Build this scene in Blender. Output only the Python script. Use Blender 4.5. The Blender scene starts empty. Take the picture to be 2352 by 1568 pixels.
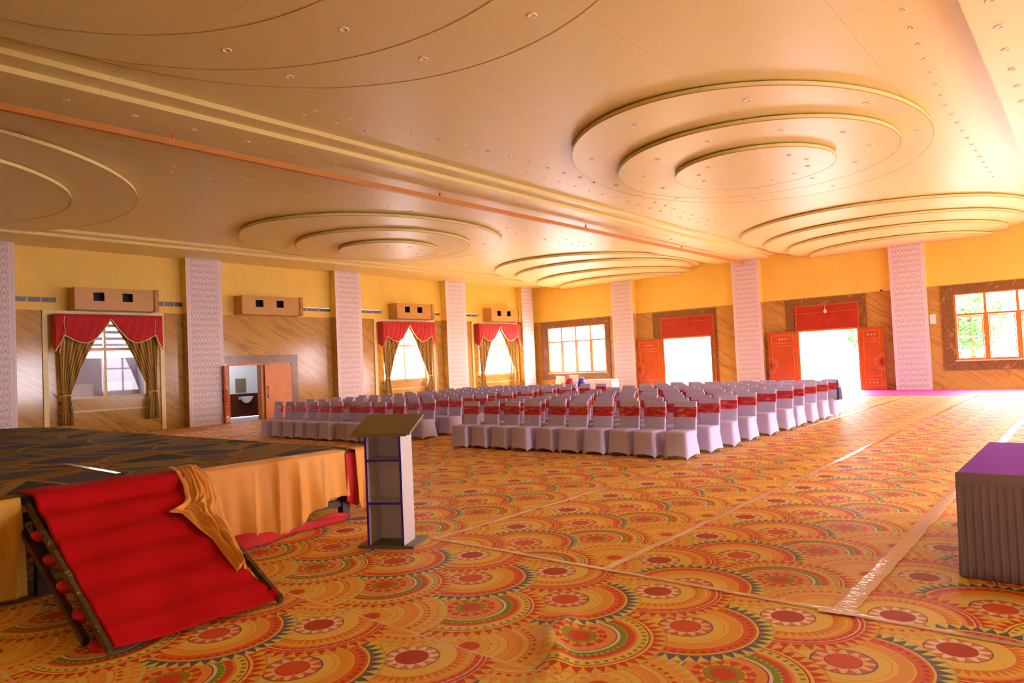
import bpy, math, random
from math import sin, cos, pi, radians, sqrt, hypot, atan2, floor
from mathutils import Vector, Matrix
R = random.Random(7)
SC = bpy.context.scene
COL = SC.collection

# ------------------------------------------------------------------ helpers
class MB:
    def __init__(s): s.v=[]; s.f=[]; s.m=[]; s.sm=[]
    def add(s, vs, fs, mi=0, smooth=False):
        o=len(s.v); s.v+= [tuple(v) for v in vs]
        for f in fs: s.f.append([i+o for i in f]); s.m.append(mi); s.sm.append(smooth)
    def box(s, x0,y0,z0,x1,y1,z1, mi=0):
        x0,x1=min(x0,x1),max(x0,x1); y0,y1=min(y0,y1),max(y0,y1); z0,z1=min(z0,z1),max(z0,z1)
        vs=[(x0,y0,z0),(x1,y0,z0),(x1,y1,z0),(x0,y1,z0),(x0,y0,z1),(x1,y0,z1),(x1,y1,z1),(x0,y1,z1)]
        s.add(vs,[(0,3,2,1),(4,5,6,7),(0,1,5,4),(1,2,6,5),(2,3,7,6),(3,0,4,7)],mi)
    def obox(s, c, ax, ay, az, mi=0):
        c=Vector(c);ax=Vector(ax);ay=Vector(ay);az=Vector(az)
        vs=[c+a*ax+b*ay+d*az for d in(-.5,.5) for a,b in((-.5,-.5),(.5,-.5),(.5,.5),(-.5,.5))]
        s.add(vs,[(0,3,2,1),(4,5,6,7),(0,1,5,4),(1,2,6,5),(2,3,7,6),(3,0,4,7)],mi)
    def prism(s, poly, z0, z1, mi=0, smooth=False, cap=True):
        n=len(poly); vs=[(x,y,z0) for x,y in poly]+[(x,y,z1) for x,y in poly]
        s.add(vs,[(i,(i+1)%n,n+(i+1)%n,n+i) for i in range(n)],mi,smooth)
        if cap: s.add(vs,[tuple(range(n))[::-1],tuple(range(n,2*n))],mi)
    def tube(s, pts, r, n=8, mi=0, cap=True):
        pts=[Vector(p) for p in pts]; rings=[]
        for i,p in enumerate(pts):
            d=(pts[min(i+1,len(pts)-1)]-pts[max(i-1,0)]).normalized()
            a=d.cross(Vector((0,0,1)))
            if a.length<.01: a=d.cross(Vector((1,0,0)))
            a.normalize(); b=d.cross(a)
            rings.append([p+a*(r*cos(2*pi*k/n))+b*(r*sin(2*pi*k/n)) for k in range(n)])
        vs=[v for q in rings for v in q]
        fs=[(i*n+k,i*n+(k+1)%n,(i+1)*n+(k+1)%n,(i+1)*n+k) for i in range(len(pts)-1) for k in range(n)]
        s.add(vs,fs,mi,True)
        if cap: s.add(rings[0],[tuple(range(n))],mi); s.add(rings[-1],[tuple(range(n))[::-1]],mi)
    def grid(s, fn, nu, nv, mi=0, wrap=False, smooth=True):
        vs=[fn(i/(nu if wrap else nu-1), j/(nv-1)) for j in range(nv) for i in range(nu)]
        fs=[(j*nu+i, j*nu+(i+1)%nu, (j+1)*nu+(i+1)%nu, (j+1)*nu+i) for j in range(nv-1) for i in range(nu if wrap else nu-1)]
        s.add(vs,fs,mi,smooth)
    def lathe(s, prof, n=20, c=(0,0,0), mi=0, smooth=True):
        s.grid(lambda u,v:(lambda p:(c[0]+p[0]*cos(2*pi*u),c[1]+p[0]*sin(2*pi*u),c[2]+p[1]))(prof[int(round(v*(len(prof)-1)))]),n,len(prof),mi,True,smooth)
    def build(s, name, mats, parent=None, loc=None, rz=None):
        me=bpy.data.meshes.new(name); me.from_pydata(s.v,[],s.f)
        if not isinstance(mats,(list,tuple)): mats=[mats]
        for m in mats: me.materials.append(m)
        me.polygons.foreach_set('material_index',s.m); me.polygons.foreach_set('use_smooth',s.sm)
        me.update()
        o=bpy.data.objects.new(name,me); COL.objects.link(o)
        if parent: o.parent=parent
        if loc: o.location=loc
        if rz is not None: o.rotation_euler=(0,0,rz)
        return o
def tag(o,label,cat,group=None,kind=None):
    if label: o['label']=label
    if cat: o['category']=cat
    if group: o['group']=group
    if kind: o['kind']=kind
    return o
def struct(o): o['kind']='structure'; return o
def empty(name,loc=(0,0,0),rz=0):
    o=bpy.data.objects.new(name,None); COL.objects.link(o); o.location=loc; o.rotation_euler=(0,0,rz); o.empty_display_size=.2; return o
def solid(o,t,off=0):
    m=o.modifiers.new('Solidify','SOLIDIFY'); m.thickness=t; m.offset=off; return o
def srgb(h):
    if isinstance(h,str): c=[int(h[i:i+2],16)/255 for i in(0,2,4)]
    else: c=h
    return tuple((x/12.92 if x<=.04045 else ((x+.055)/1.055)**2.4) for x in c)+(1,)

# ------------------------------------------------------------------ node maths
class E:
    """socket wrapper so that pattern formulas can be written as arithmetic"""
    def __init__(s,nt,k): s.nt=nt; s.k=k
    def _b(s,op,o=None,p=None,rev=False):
        n=s.nt.nodes.new('ShaderNodeMath'); n.operation=op
        a=[s,o] if not rev else [o,s]
        if p is not None: a.append(p)
        for i,x in enumerate(a):
            if x is None: continue
            if isinstance(x,E): s.nt.links.new(x.k,n.inputs[i])
            else: n.inputs[i].default_value=x
        return E(s.nt,n.outputs[0])
    def __add__(s,o): return s._b('ADD',o)
    __radd__=__add__
    def __mul__(s,o): return s._b('MULTIPLY',o)
    __rmul__=__mul__
    def __sub__(s,o): return s._b('SUBTRACT',o)
    def __rsub__(s,o): return s._b('SUBTRACT',o,rev=True)
    def __truediv__(s,o): return s._b('DIVIDE',o)
    def floor(s): return s._b('FLOOR')
    def ceil(s): return s._b('CEIL')
    def fract(s): return s._b('FRACT')
    def abs(s): return s._b('ABSOLUTE')
    def sqrt(s): return s._b('SQRT')
    def sin(s): return s._b('SINE')
    def min(s,o): return s._b('MINIMUM',o)
    def max(s,o): return s._b('MAXIMUM',o)
    def lt(s,o): return s._b('LESS_THAN',o)
    def gt(s,o): return s._b('GREATER_THAN',o)
    def mod(s,o): return s._b('FLOORED_MODULO',o)
    def atan2(s,o): return s._b('ARCTAN2',o)
def sel(m,a,b):   # m ? a : b
    return b+(a-b)*m if isinstance(b,E) or isinstance(a,E) else m*(a-b)+b
class Mat:
    def __init__(s,name,col=(.8,.8,.8,1),rough=.6,metal=0,spec=.5,**kw):
        s.m=bpy.data.materials.new(name); s.m.use_nodes=True; s.nt=s.m.node_tree
        s.b=s.nt.nodes['Principled BSDF']
        if isinstance(col,str): col=srgb(col)
        s.b.inputs['Base Color'].default_value=col; s.b.inputs['Roughness'].default_value=rough
        s.b.inputs['Metallic'].default_value=metal; s.b.inputs['Specular IOR Level'].default_value=spec
        for k,v in kw.items(): s.b.inputs[k.replace('_',' ')].default_value=v
    def new(s,t,**kw):
        n=s.nt.nodes.new(t)
        for k,v in kw.items(): setattr(n,k,v)
        return n
    def L(s,a,b): s.nt.links.new(a.k if isinstance(a,E) else a,b)
    def xyz(s,obj=False):
        if obj:
            v=s.new('ShaderNodeTexCoord').outputs['Object']
        else: v=s.new('ShaderNodeNewGeometry').outputs['Position']
        q=s.new('ShaderNodeSeparateXYZ'); s.L(v,q.inputs[0])
        return [E(s.nt,o) for o in q.outputs],v
    def vec(s,x,y,z=0.):
        c=s.new('ShaderNodeCombineXYZ')
        for i,a in enumerate((x,y,z)):
            if isinstance(a,E): s.L(a,c.inputs[i])
            else: c.inputs[i].default_value=a
        return c.outputs[0]
    def noise(s,vec=None,scale=5,detail=3,rough=.5,dist=0.):
        n=s.new('ShaderNodeTexNoise'); n.inputs['Scale'].default_value=scale; n.inputs['Detail'].default_value=detail
        n.inputs['Roughness'].default_value=rough; n.inputs['Distortion'].default_value=dist
        if vec is not None: s.L(vec,n.inputs['Vector'])
        return E(s.nt,n.outputs['Fac'])
    def ramp(s,fac,stops,interp='LINEAR'):
        n=s.new('ShaderNodeValToRGB'); cr=n.color_ramp; cr.interpolation=interp
        while len(cr.elements)<len(stops): cr.elements.new(.5)
        for e,(p,c) in zip(cr.elements,sorted(stops,key=lambda q:q[0])):
            e.position=p; e.color=srgb(c) if isinstance(c,str) else (c if isinstance(c,tuple) else (c,c,c,1))
        s.L(fac,n.inputs[0]); return n.outputs[0]
    def mix(s,fac,a,b,mode='MIX'):
        n=s.new('ShaderNodeMix',data_type='RGBA',blend_type=mode)
        for i,x in ((0,fac),(6,a),(7,b)):
            if isinstance(x,E): s.L(x,n.inputs[i])
            elif isinstance(x,bpy.types.NodeSocket): s.L(x,n.inputs[i])
            elif isinstance(x,str): n.inputs[i].default_value=srgb(x)
            else: n.inputs[i].default_value=x
        return n.outputs[2]
    def color(s,k): s.L(k,s.b.inputs['Base Color']); return s
    def bump(s,h,strength=.3,dist=.01):
        n=s.new('ShaderNodeBump'); n.inputs['Strength'].default_value=strength; n.inputs['Distance'].default_value=dist
        s.L(h,n.inputs['Height']); s.L(n.outputs[0],s.b.inputs['Normal']); return s

M={}
def simple(name,col,rough=.6,nscale=0,namt=.1,**kw):
    a=Mat(name,col,rough,**kw)
    if nscale:
        _,v=a.xyz(True); n=a.noise(v,nscale,4)
        c=srgb(col) if isinstance(col,str) else col
        d=tuple(x*(1-namt) for x in c[:3])+(1,); l=tuple(min(1,x*(1+namt)) for x in c[:3])+(1,)
        a.color(a.ramp(n,[(.3,d),(.7,l)]))
    M[name]=a.m; return a

# ---- ceiling laminate
a=Mat('ceiling_laminate',rough=.42,spec=.45); (x,y,z),v=a.xyz()
n=a.noise(a.vec(x*6,y*.8,z),3,4,.6); n2=a.noise(v,.9,3,.6)
col=a.mix(n2,'F0E286','F0E0A6'); col=a.mix(n*.3,col,'E0C66C')
seam=((x/2.44+.03).fract().lt(.0022)).max((y/6.1+.32).fract().lt(.0009))
col=a.mix(seam*.45,col,'7A4A22'); a.color(col); a.bump(n,.05,.01); M['ceiling']=a.m
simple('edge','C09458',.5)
simple('cornice','F2E29C',.4,2,.04)
simple('cream_paint','F4D25C',.5,1.2,.05)
# ---- marble
def marble(name,base,base2,vein,sc=1.,rough=.12,amt=.8):
    a=Mat(name,rough=rough,spec=.42); (x,y,z),v=a.xyz()
    h=x+y
    w=a.noise(v,1.3,4,.6)
    q=(z*1.0+h*.62)*1.0
    vv=a.vec((h*.5-z*.8)*.35*sc+w*.15, q*2.8*sc+w*.55, 0.)
    n=a.noise(vv,1.5,5,.6,.3)
    line=(n-.5).abs(); m=a.ramp(line,[(0,1.),(.018,.35),(.05,0.)])
    nb=a.noise(v,.55,3)
    fac=E(a.nt,m)*amt*a.noise(v,1.1,2).max(.25)
    col=a.mix(nb,base,base2); a.color(a.mix(fac,col,vein)); M[name]=a.m
marble('marble_wall','D0A85C','BE9248','7C4A1A',.55,.13,.95)
a=Mat('dark_marble',rough=.2,spec=.5); _,v=a.xyz(); n=a.noise(v,3.2,8,.7,1.2)
a.color(a.ramp(n,[(.3,'5A3E22'),(.45,'93693C'),(.55,'7A5733'),(.62,'B08B5A'),(.75,'5E4026')])); M['dark_marble']=a.m
# ---- lattice column panel (pattern of pointed scales) : object X across, Z up
a=Mat('lattice_panel',rough=.45); (x,y,z),v=a.xyz(True)
def scale_motif(u,w):       # staggered pointed scales; returns line mask
    pw,ph=.27,.44
    outs=None
    for k in (0,1):
        uu=((u/pw+.5*k).fract()-.5)*2; ww=((w/ph+.5*k).fract()-.5)*2
        ww=ww*1.63; rr=(uu*uu+ww*ww*.9).sqrt(); pt=uu.abs()*1.0+ww.abs()*.62
        d=sel(ww.gt(0.),pt,rr)
        ln=(d-.76).abs().lt(.085)*ww.gt(-.42)
        cu=((uu.abs()-.40)*(uu.abs()-.40)+(ww+.38)*(ww+.38)).sqrt()
        ln=ln.max((cu-.30).abs().lt(.075)*(ww.lt(-.30).max(uu.abs().lt(.40))))
        ln=ln.max(uu.abs().lt(.06)*ww.gt(-.45)*ww.lt(.25))
        outs=ln if outs is None else outs.max(ln)
    return outs
ln=scale_motif(x,z)*x.abs().lt(.53)
dotx=((x.abs()-.60).abs().lt(.012))*((z/.075).fract()-.5).abs().lt(.2)
ln=ln.max(dotx)
a.color(a.mix(ln*.75,'E8D8E2','A8947C')); a.bump(1.-ln,.6,.01); M['lattice']=a.m
simple('column_side','E4D0D8',.5)
# ---- carpet
def carpet():
    a=Mat('mandala_carpet',rough=.55,spec=.35); (x,y,z),v=a.xyz()
    w0=a.noise(v,1.1,2); wob=(w0-.5)*.05
    front=y.lt(4.97)
    SW=1.91; SWF=1.86
    tf=y-(4.97-SWF); kf=(tf/SWF).floor(); ttf=tf-kf*SWF; sf=x+.005-kf*(-.30)
    ts=(-1.42)-x;    ks=(ts/SW).floor();  tts=ts-ks*SW;  ss=y-ks*.345
    t=sel(front,ttf,tts)+wob; s=sel(front,sf+.72+.48,ss-5.45+.48)
    P=.96; RW=.515; RR=.548
    j0=((t-.06)/RW).floor()
    best=None
    for dj in (0,1):
        j=j0+float(dj); tc=j*RW+.06; dt=t-tc
        half=(RR*RR-dt*dt).max(0.).sqrt()
        off=j.mod(2.)*.48
        c=((s-half-off)/P).ceil()*P+off
        valid=c-s-half
        c=c+valid.gt(0.)*100.
        if best is None: best=(c,dt,j)
        else:
            m=best[0].lt(c)
            best=(sel(m,best[0],c),sel(m,best[1],dt),sel(m,best[2],j))
    c,dt,j=best
    ds=s-c; r=((ds*ds+dt*dt).sqrt()/RR).min(1.); th=dt.atan2(ds)
    ty=j.mod(4.)
    Nn=sel(r.gt(.4),44.,12.)
    saw=(th*Nn/(2*pi)).fract(); tri=((saw-.5).abs()*2)
    # band height: how wide the tooth is
    th_h=E(a.nt,a.ramp(r,[(0,.0),(.19,0.),(.2,.15),(.31,.85),(.32,0.),(.5,0.),(.51,.95),(.64,.05),(.65,0.),(.72,.0),(.721,.45),(.77,.45),(.771,0.),(.845,0.),(.85,.98),(.99,.02),(1.,0.)]))
    tooth=tri.gt(1.-th_h)
    OR='F2BE48';YE='F4D662';LI='E4DE68';RD='D4301E';DR='B81A20';NV='42607E';GR='6E9E22';CR='FBEAD8';OG='F2A846'
    rampA=[(0,DR),(.18,'A84050'),(.19,CR),(.30,'8A4060'),(.315,YE),(.5,OR),(.64,YE),(.66,OG),(.71,'E0602C'),(.775,CR),(.79,RD),(.83,YE),(.845,OR)]
    altA=[(0,DR),(.19,'E08A48'),(.30,'8A4060'),(.315,YE),(.5,'E87830'),(.66,RD),(.775,CR),(.79,RD),(.845,RD)]
    rampC=[(0,'DC4A26'),(.165,'B03028'),(.18,'F4D0A0'),(.30,NV),(.32,YE),(.44,'E8A840'),(.45,YE),(.5,'EFB03C'),(.64,YE),(.655,'E8602A'),(.8,YE),(.825,NV),(.845,LI)]
    altC=[(0,'DC4A26'),(.17,'E0602C'),(.30,NV),(.325,OR),(.5,OG),(.66,DR),(.85,NV)]
    rampB=[(0,RD),(.13,'9A9430'),(.2,OR),(.235,RD),(.25,'F0A048'),(.42,'70406A'),(.435,CR),(.47,GR),(.535,YE),(.56,'D84A24'),(.635,'F09048'),(.67,YE),(.79,DR),(.81,YE),(.845,OR)]
    altB=[(0,RD),(.13,'9A9430'),(.2,RD),(.36,'F0A048'),(.435,GR),(.47,GR),(.56,RD),(.67,GR),(.79,DR),(.845,RD)]
    rampD=[(0,RD),(.12,OR),(.24,'E87838'),(.255,YE),(.33,OG),(.35,YE),(.44,'E88C40'),(.455,'F4B84C'),(.55,'EE9C40'),(.62,YE),(.68,'E8883C'),(.7,OR),(.83,'F0D070'),(.845,LI)]
    altD=[(0,RD),(.15,YE),(.5,OG),(.6,OG),(.72,RD),(.85,OG)]
    cols=[]
    for rp,al in ((rampD,altD),(rampB,altB),(rampC,altC),(rampA,altA)):
        cols.append(a.mix(tooth,a.ramp(r,rp,'CONSTANT'),a.ramp(r,al,'CONSTANT')))
    col=cols[0]
    for i in (1,2,3): col=a.mix(ty.gt(i-.5),col,cols[i])
    edge=r.gt(.985); col=a.mix(edge*.5,col,'B85A20')
    n=a.noise(v,38,3,.7); col=a.mix(n*.15,col,'D89A38')
    nb=a.noise(v,.35,3); col=a.mix(nb*.08,col,'E08820')
    # thin unmarked seams between carpet widths
    sm=ttf.lt(.02)*front; col=a.mix(sm*.7,col,'F0D8B0')
    sm2=((y-10.2)/6.4).fract().lt(.003)*(1.-front); col=a.mix(sm2*.6,col,'8A4A20')
    a.color(col)
    rn=a.noise(v,2.2,3); a.bump(rn*1.0+n*.1,.25,.03)
    M['carpet']=a.m
carpet()
simple('runner','C4349A',.55,8,.1)
a=Mat('clear_tape','EBD6C8',.16,spec=.8,Alpha=.85); _,v=a.xyz(); a.bump(a.noise(v,22,3),.6,.01); a.b.inputs['Coat Weight'].default_value=.4
(x,y,z),_=a.xyz(); a.color(a.mix(a.noise(v,5,3),'E6B880','EAD2C4')); M['tape']=a.m
# ---- stage carpet
a=Mat('stage_carpet',rough=.9,spec=.15); (x,y,z),v=a.xyz(); rot=a.vec(x*.86+y*.5,y*.86-x*.5,0.)
vo=a.new('ShaderNodeTexVoronoi',feature='F1',distance='CHEBYCHEV'); vo.inputs['Scale'].default_value=1.35; a.L(rot,vo.inputs['Vector'])
vq=a.new('ShaderNodeTexVoronoi',feature='DISTANCE_TO_EDGE'); vq.inputs['Scale'].default_value=1.35; a.L(rot,vq.inputs['Vector'])
sx=a.new('ShaderNodeSeparateXYZ'); a.L(vo.outputs['Color'],sx.inputs[0])
col=a.ramp(E(a.nt,sx.outputs[0]),[(0,'585A62'),(.25,'7A6846'),(.42,'3E4844'),(.58,'86744E'),(.75,'54566E'),(.9,'907A4A')],'CONSTANT')
e=E(a.nt,vo.outputs['Distance']).gt(.50); col=a.mix(e,col,'8A6A2C')
col=a.mix(E(a.nt,vq.outputs['Distance']).lt(.03),col,'A88440')
col=a.mix(a.noise(v,60,2)*.3,col,'302818'); a.color(col); M['stage_carpet']=a.m
# ---- fabrics
simple('chair_fabric','D2C6F0',.75,3,.03,Sheen_Weight=.2)
a=Mat('sash_satin',rough=.42); (x,y,z),v=a.xyz(True)
oi=a.new('ShaderNodeObjectInfo'); w=a.vec(x*4+E(a.nt,oi.outputs['Random'])*20,y*4,z*16)
n=a.noise(w,1.6,5,.65,.8); a.color(a.ramp(n,[(.34,'B81038'),(.48,'D0284A'),(.56,'DC5030'),(.64,'EE9C80'),(.72,'D0302C')])); a.bump(n,.5,.02); M['sash']=a.m
simple('ramp_carpet','C4141A',.9,6,.05,spec=.1)
simple('red_cloth','D01A20',.7,5,.08)
a=Mat('orange_cloth','F0A030',.55,Sheen_Weight=.3); _,v=a.xyz(); a.bump(a.noise(v,9,3),.25,.02); a.color(a.mix(a.noise(v,2.5,3),'EE9A26','F0AC3A')); M['orange']=a.m
a=Mat('yellow_cloth','D8B030',.6); _,v=a.xyz(); a.color(a.mix(a.noise(v,2.5,3),'DCBA3C','E09A34')); M['yellow_cloth']=a.m
simple('white_skirt','9C909C',.7,2,.04)
simple('purple_top','8E14D6',.7,2,.05,spec=.2)
simple('velvet','C01220',.8,3,.08,Sheen_Weight=.4)
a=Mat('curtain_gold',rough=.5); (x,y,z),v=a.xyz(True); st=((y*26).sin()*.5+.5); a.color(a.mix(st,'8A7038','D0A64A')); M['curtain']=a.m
simple('trim_cream','EBC880',.6)
# ---- hard stuff
simple('wood_door','C45A22',.3,2,.12,Coat_Weight=.3)
simple('wood_red','B0341C',.35,4,.2)
simple('wood_light','E0883A',.35,3,.1)
simple('wood_frame','D8832E',.35,3,.1)
simple('metal_frame','D9C48A',.4)
simple('stud_white','F2E2C8',.3)
simple('dark_metal','3C3028',.5,9,.3)
simple('pipe_red','D08A3A',.45,3,.06)
a=Mat('worn_paint',rough=.6); _,v=a.xyz(); n=a.noise(v,26,5,.7); a.color(a.ramp(n,[(.35,'3A2C1C'),(.57,'5E4A30'),(.64,'8A7654'),(.68,'E0D6C4')])); M['worn']=a.m
simple('laminate_white','D6CFCC',.4,2,.03)
simple('laminate_blue','3A1FC0',.4)
simple('board_olive','85745A',.5,4,.08)
simple('base_grey','6E665E',.5,4,.08)
simple('vent_glass','7E809C',.15); simple('dark_hole','0C140C',.6)
simple('steel','C4C4CC',.25,metal=.6)
simple('downlight_white','F6E8D0',.35)
simple('plastic_red','C4203A',.35); simple('plastic_blue','3A22C0',.35); simple('plastic_cream','EFC8A0',.4); simple('plastic_white','F0E4E8',.4)
simple('bag_dark','4A4A62',.6)
simple('tile_white','E8ECF2',.2); simple('tile_brown','5A2216',.25); simple('ceramic','F4F4F6',.1)
simple('outdoor_grey','98949C',.9,2,.1); simple('outdoor_unit','B0A8AC',.6); simple('outdoor_ground','D8D2CC',.9,2,.06); simple('outdoor_yellow','E8D890',.9)
simple('leaf','36701E',.7,3,.4); simple('bark','6A5038',.9,4,.2); simple('switch_white','F2EAEA',.4)
a=Mat('window_glass',(1,1,1,1),.0,spec=.5); nt=a.nt
g=nt.nodes.new('ShaderNodeBsdfGlossy'); g.inputs['Roughness'].default_value=.02
t=nt.nodes.new('ShaderNodeBsdfTransparent'); mx=nt.nodes.new('ShaderNodeMixShader'); mx.inputs[0].default_value=.015
nt.links.new(t.outputs[0],mx.inputs[1]); nt.links.new(g.outputs[0],mx.inputs[2]); nt.links.new(mx.outputs[0],nt.nodes['Material Output'].inputs[0]); M['glass']=a.m

# ------------------------------------------------------------------ room
XL,XR,YB,YF=-25.6,7.0,32.4,-4.0
HS=6.15      # beam soffit height
HC=6.33      # ceiling height
HM=4.13      # marble dado height
def cellwall(fn,u0,u1,z0,z1,holes,zmat,name,mats,th):
    """fn(u,z,d)->xyz ; wall cut by rectangular holes, marble below zmat"""
    us=sorted(set([u0,u1]+[h[0] for h in holes]+[h[1] for h in holes]))
    zs=sorted(set([z0,z1,zmat]+[h[2] for h in holes]+[h[3] for h in holes]))
    mb=MB()
    for i in range(len(us)-1):
        for j in range(len(zs)-1):
            uc,zc=(us[i]+us[i+1])/2,(zs[j]+zs[j+1])/2
            if any(h[0]<uc<h[1] and h[2]<zc<h[3] for h in holes): continue
            a0,a1,b0,b1=us[i],us[i+1],zs[j],zs[j+1]
            vs=[fn(a0,b0,0),fn(a1,b0,0),fn(a1,b1,0),fn(a0,b1,0),fn(a0,b0,th),fn(a1,b0,th),fn(a1,b1,th),fn(a0,b1,th)]
            mb.add(vs,[(0,1,2,3),(4,7,6,5),(0,4,5,1),(1,5,6,2),(2,6,7,3),(3,7,4,0)],0 if zc<zmat else 1)
    return struct(mb.build(name,mats))
mats=[M['marble_wall'],M['cream_paint']]
LW=[(7.85,10.55,1.22,3.9),(21.1,23.8,1.22,3.9),(27.65,30.4,1.22,3.9)]      # left windows (Y0,Y1,z0,z1)
VENTS=[(6.62,7.75),(10.85,11.9),(16.5,18.35),(19.65,21.15),(24.05,24.9),(26.45,27.75)]
holesL=LW+[(13.5,14.85,0,2.18)]+[(a,b,4.39,4.55) for a,b in VENTS]
cellwall(lambda u,z,d:(XL-d,u,z),YF,YB,0,6.6,holesL,HM,'wall_left',mats,.28)
BW=[(-24.5,-20.55,1.13,3.74),(-4.35,-.25,1.13,3.74)]
BD=[(-17.15,-14.35,0,2.76),(-10.42,-7.84,0,2.70)]
cellwall(lambda u,z,d:(u,YB+d,z),XL,XR,0,6.6,BW+BD,HM,'wall_back',mats,.28)
RWN=[(8.2,11.2,1.0,3.8),(14.2,17.2,0,3.8),(20.6,23.8,1.0,3.8),(26.8,30.6,1.0,3.8)]
cellwall(lambda u,z,d:(XR+d,u,z),YF,YB,0,6.6,RWN,HM,'wall_right',mats,.28)
FW=[(4.4,5.3,1.0,2.6)]  # unseen opening added behind the camera for fill daylight
cellwall(lambda u,z,d:(u,YF-d,z),XL,XR,0,6.6,FW,HM,'wall_front',mats,.28)

# floor with a small ruck in the carpet near the stage steps
mb=MB(); xs=[XL,-12,-6,-4.5]+[-4.5+.03*i for i in range(1,84)]+[-1.9,0,3,XR]; ys=[YF,0,2.0]+[2.0+.03*i for i in range(1,80)]+[4.5,8,14,20,26,YB]
def ruck(x,y):
    ax,ay,bx,by=-2.98,4.0,-2.35,2.9
    dx,dy=bx-ax,by-ay; L=hypot(dx,dy); s=((x-ax)*dx+(y-ay)*dy)/L; d=((x-ax)*dy-(y-ay)*dx)/L
    e=max(0,min(1,(s)/.35))*max(0,min(1,(L-s)/.6)) if 0<s<L else 0
    d+=.04*sin(s*9)
    return .055*e*math.exp(-(d/.085)**2)
V=[(x,y,ruck(x,y)) for y in ys for x in xs]; nx=len(xs)
mb.add(V,[(j*nx+i,j*nx+i+1,(j+1)*nx+i+1,(j+1)*nx+i) for j in range(len(ys)-1) for i in range(nx-1)],0,True)
struct(mb.build('floor',M['carpet']))
mb=MB(); mb.box(-12.0,28.3,0.001,XR-.02,YB-.42,.008); tag(mb.build('carpet_runner',M['runner']),'magenta carpet runner along the foot of the back wall','carpet')

# ceiling
mb=MB(); mb.box(XL-.3,YF-.3,HC,XR+.3,YB+.3,HC+.25); struct(mb.build('ceiling',M['ceiling']))
def beam(name,xa,xb,step=.4,sides=(1,1)):
    mb=MB(); mb.box(xa,YF+.01,HS,xb,YB-.005,HC-.09)
    mb.box(xa-(step if sides[0] else 0),YF+.01,HC-.09,xb+(step if sides[1] else 0),YB-.005,HC-.001)
    return struct(mb.build(name,M['ceiling']))
beam('trim_1',-14.0,-11.5); beam('trim_2',-1.15,1.45,.4,(0,1)); beam('trim_3',XL+.01,-23.6,.4,(0,1))
# hall-end cornice line
# red pipe under the first beam
p=empty('ceiling_pipe',(-12.55,15,6.0)); tag(p,'slim orange-red square pipe hanging under the wide ceiling beam','pipe')
mb=MB(); mb.box(-.05,-18.9,-.055,.05,17.35,.055); mb.build('pipe_run',M['pipe_red'],p)
for yy in (5.71,12.36,18.9,25.7,32.2):
    mb=MB(); mb.box(-.02,yy-15-.02,.045,.02,yy-15+.02,.15); mb.build('hanger',M['pipe_red'],p)

# ---- ceiling medallions
def ell(c,rx,ry,n=120,clip=None):
    pts=[(c[0]+rx*cos(2*pi*k/n),c[1]+ry*sin(2*pi*k/n)) for k in range(n)]
    if clip is not None:
        out=[]
        for i,(x,y) in enumerate(pts):
            x2,y2=pts[(i+1)%n]
            if y<=clip: out.append((x,y))
            if (y-clip)*(y2-clip)<0:
                t=(clip-y)/(y2-y); out.append((x+(x2-x)*t,clip))
        pts=out
    return pts
def medallion(tiers,label,clip=None,grp=None):
    c0=tiers[-1]; o=empty('ceiling_medallion',(c0[0],min(c0[1],32.0),HC)); tag(o,label,'ceiling medallion',grp)
    z=HC
    for k,(cx,cy,rx,ry) in enumerate(tiers):
        z1=z-.11; gp=.032
        mb=MB(); poly=[(x-o.location.x,y-o.location.y) for x,y in ell((cx,cy),rx,ry,140,clip)]
        mb.prism(poly,z1-HC,z-gp-HC,0,False)
        # recessed neck so that each tier floats
        mb.prism([(x-o.location.x,y-o.location.y) for x,y in ell((cx,cy),rx-.12,ry-.12,100,clip)],z-gp-.001-HC,z-HC,0,False,False)
        tr=mb.build('tier',M['ceiling'],o)
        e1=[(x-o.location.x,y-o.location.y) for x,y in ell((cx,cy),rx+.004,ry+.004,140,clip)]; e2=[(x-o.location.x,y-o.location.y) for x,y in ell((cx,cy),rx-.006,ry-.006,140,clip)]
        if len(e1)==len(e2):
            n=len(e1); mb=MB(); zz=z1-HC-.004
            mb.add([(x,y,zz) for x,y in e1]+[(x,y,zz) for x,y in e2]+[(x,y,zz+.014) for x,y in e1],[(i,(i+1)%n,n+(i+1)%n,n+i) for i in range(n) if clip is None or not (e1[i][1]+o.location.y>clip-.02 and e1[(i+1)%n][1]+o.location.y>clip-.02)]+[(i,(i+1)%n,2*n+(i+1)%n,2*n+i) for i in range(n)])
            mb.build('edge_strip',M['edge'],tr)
        z=z1
    return o
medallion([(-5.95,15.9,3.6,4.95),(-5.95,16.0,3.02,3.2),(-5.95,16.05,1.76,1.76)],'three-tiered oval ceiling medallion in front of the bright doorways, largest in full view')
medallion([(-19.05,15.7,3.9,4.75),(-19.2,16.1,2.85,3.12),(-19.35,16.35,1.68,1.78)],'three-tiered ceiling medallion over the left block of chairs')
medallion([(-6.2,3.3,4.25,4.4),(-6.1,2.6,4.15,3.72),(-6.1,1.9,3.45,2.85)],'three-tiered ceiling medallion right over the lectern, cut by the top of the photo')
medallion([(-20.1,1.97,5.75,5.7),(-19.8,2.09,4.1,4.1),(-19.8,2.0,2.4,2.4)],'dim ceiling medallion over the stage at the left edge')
medallion([(-18.9,29.5,4.6,5.9),(-18.95,29.9,4.35,4.45),(-19.5,32.0,4.2,4.15),(-19.6,34.1,4.15,4.1)],'four-tiered half medallion cut by the back wall, left of the pipe',YB-.01)
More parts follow.
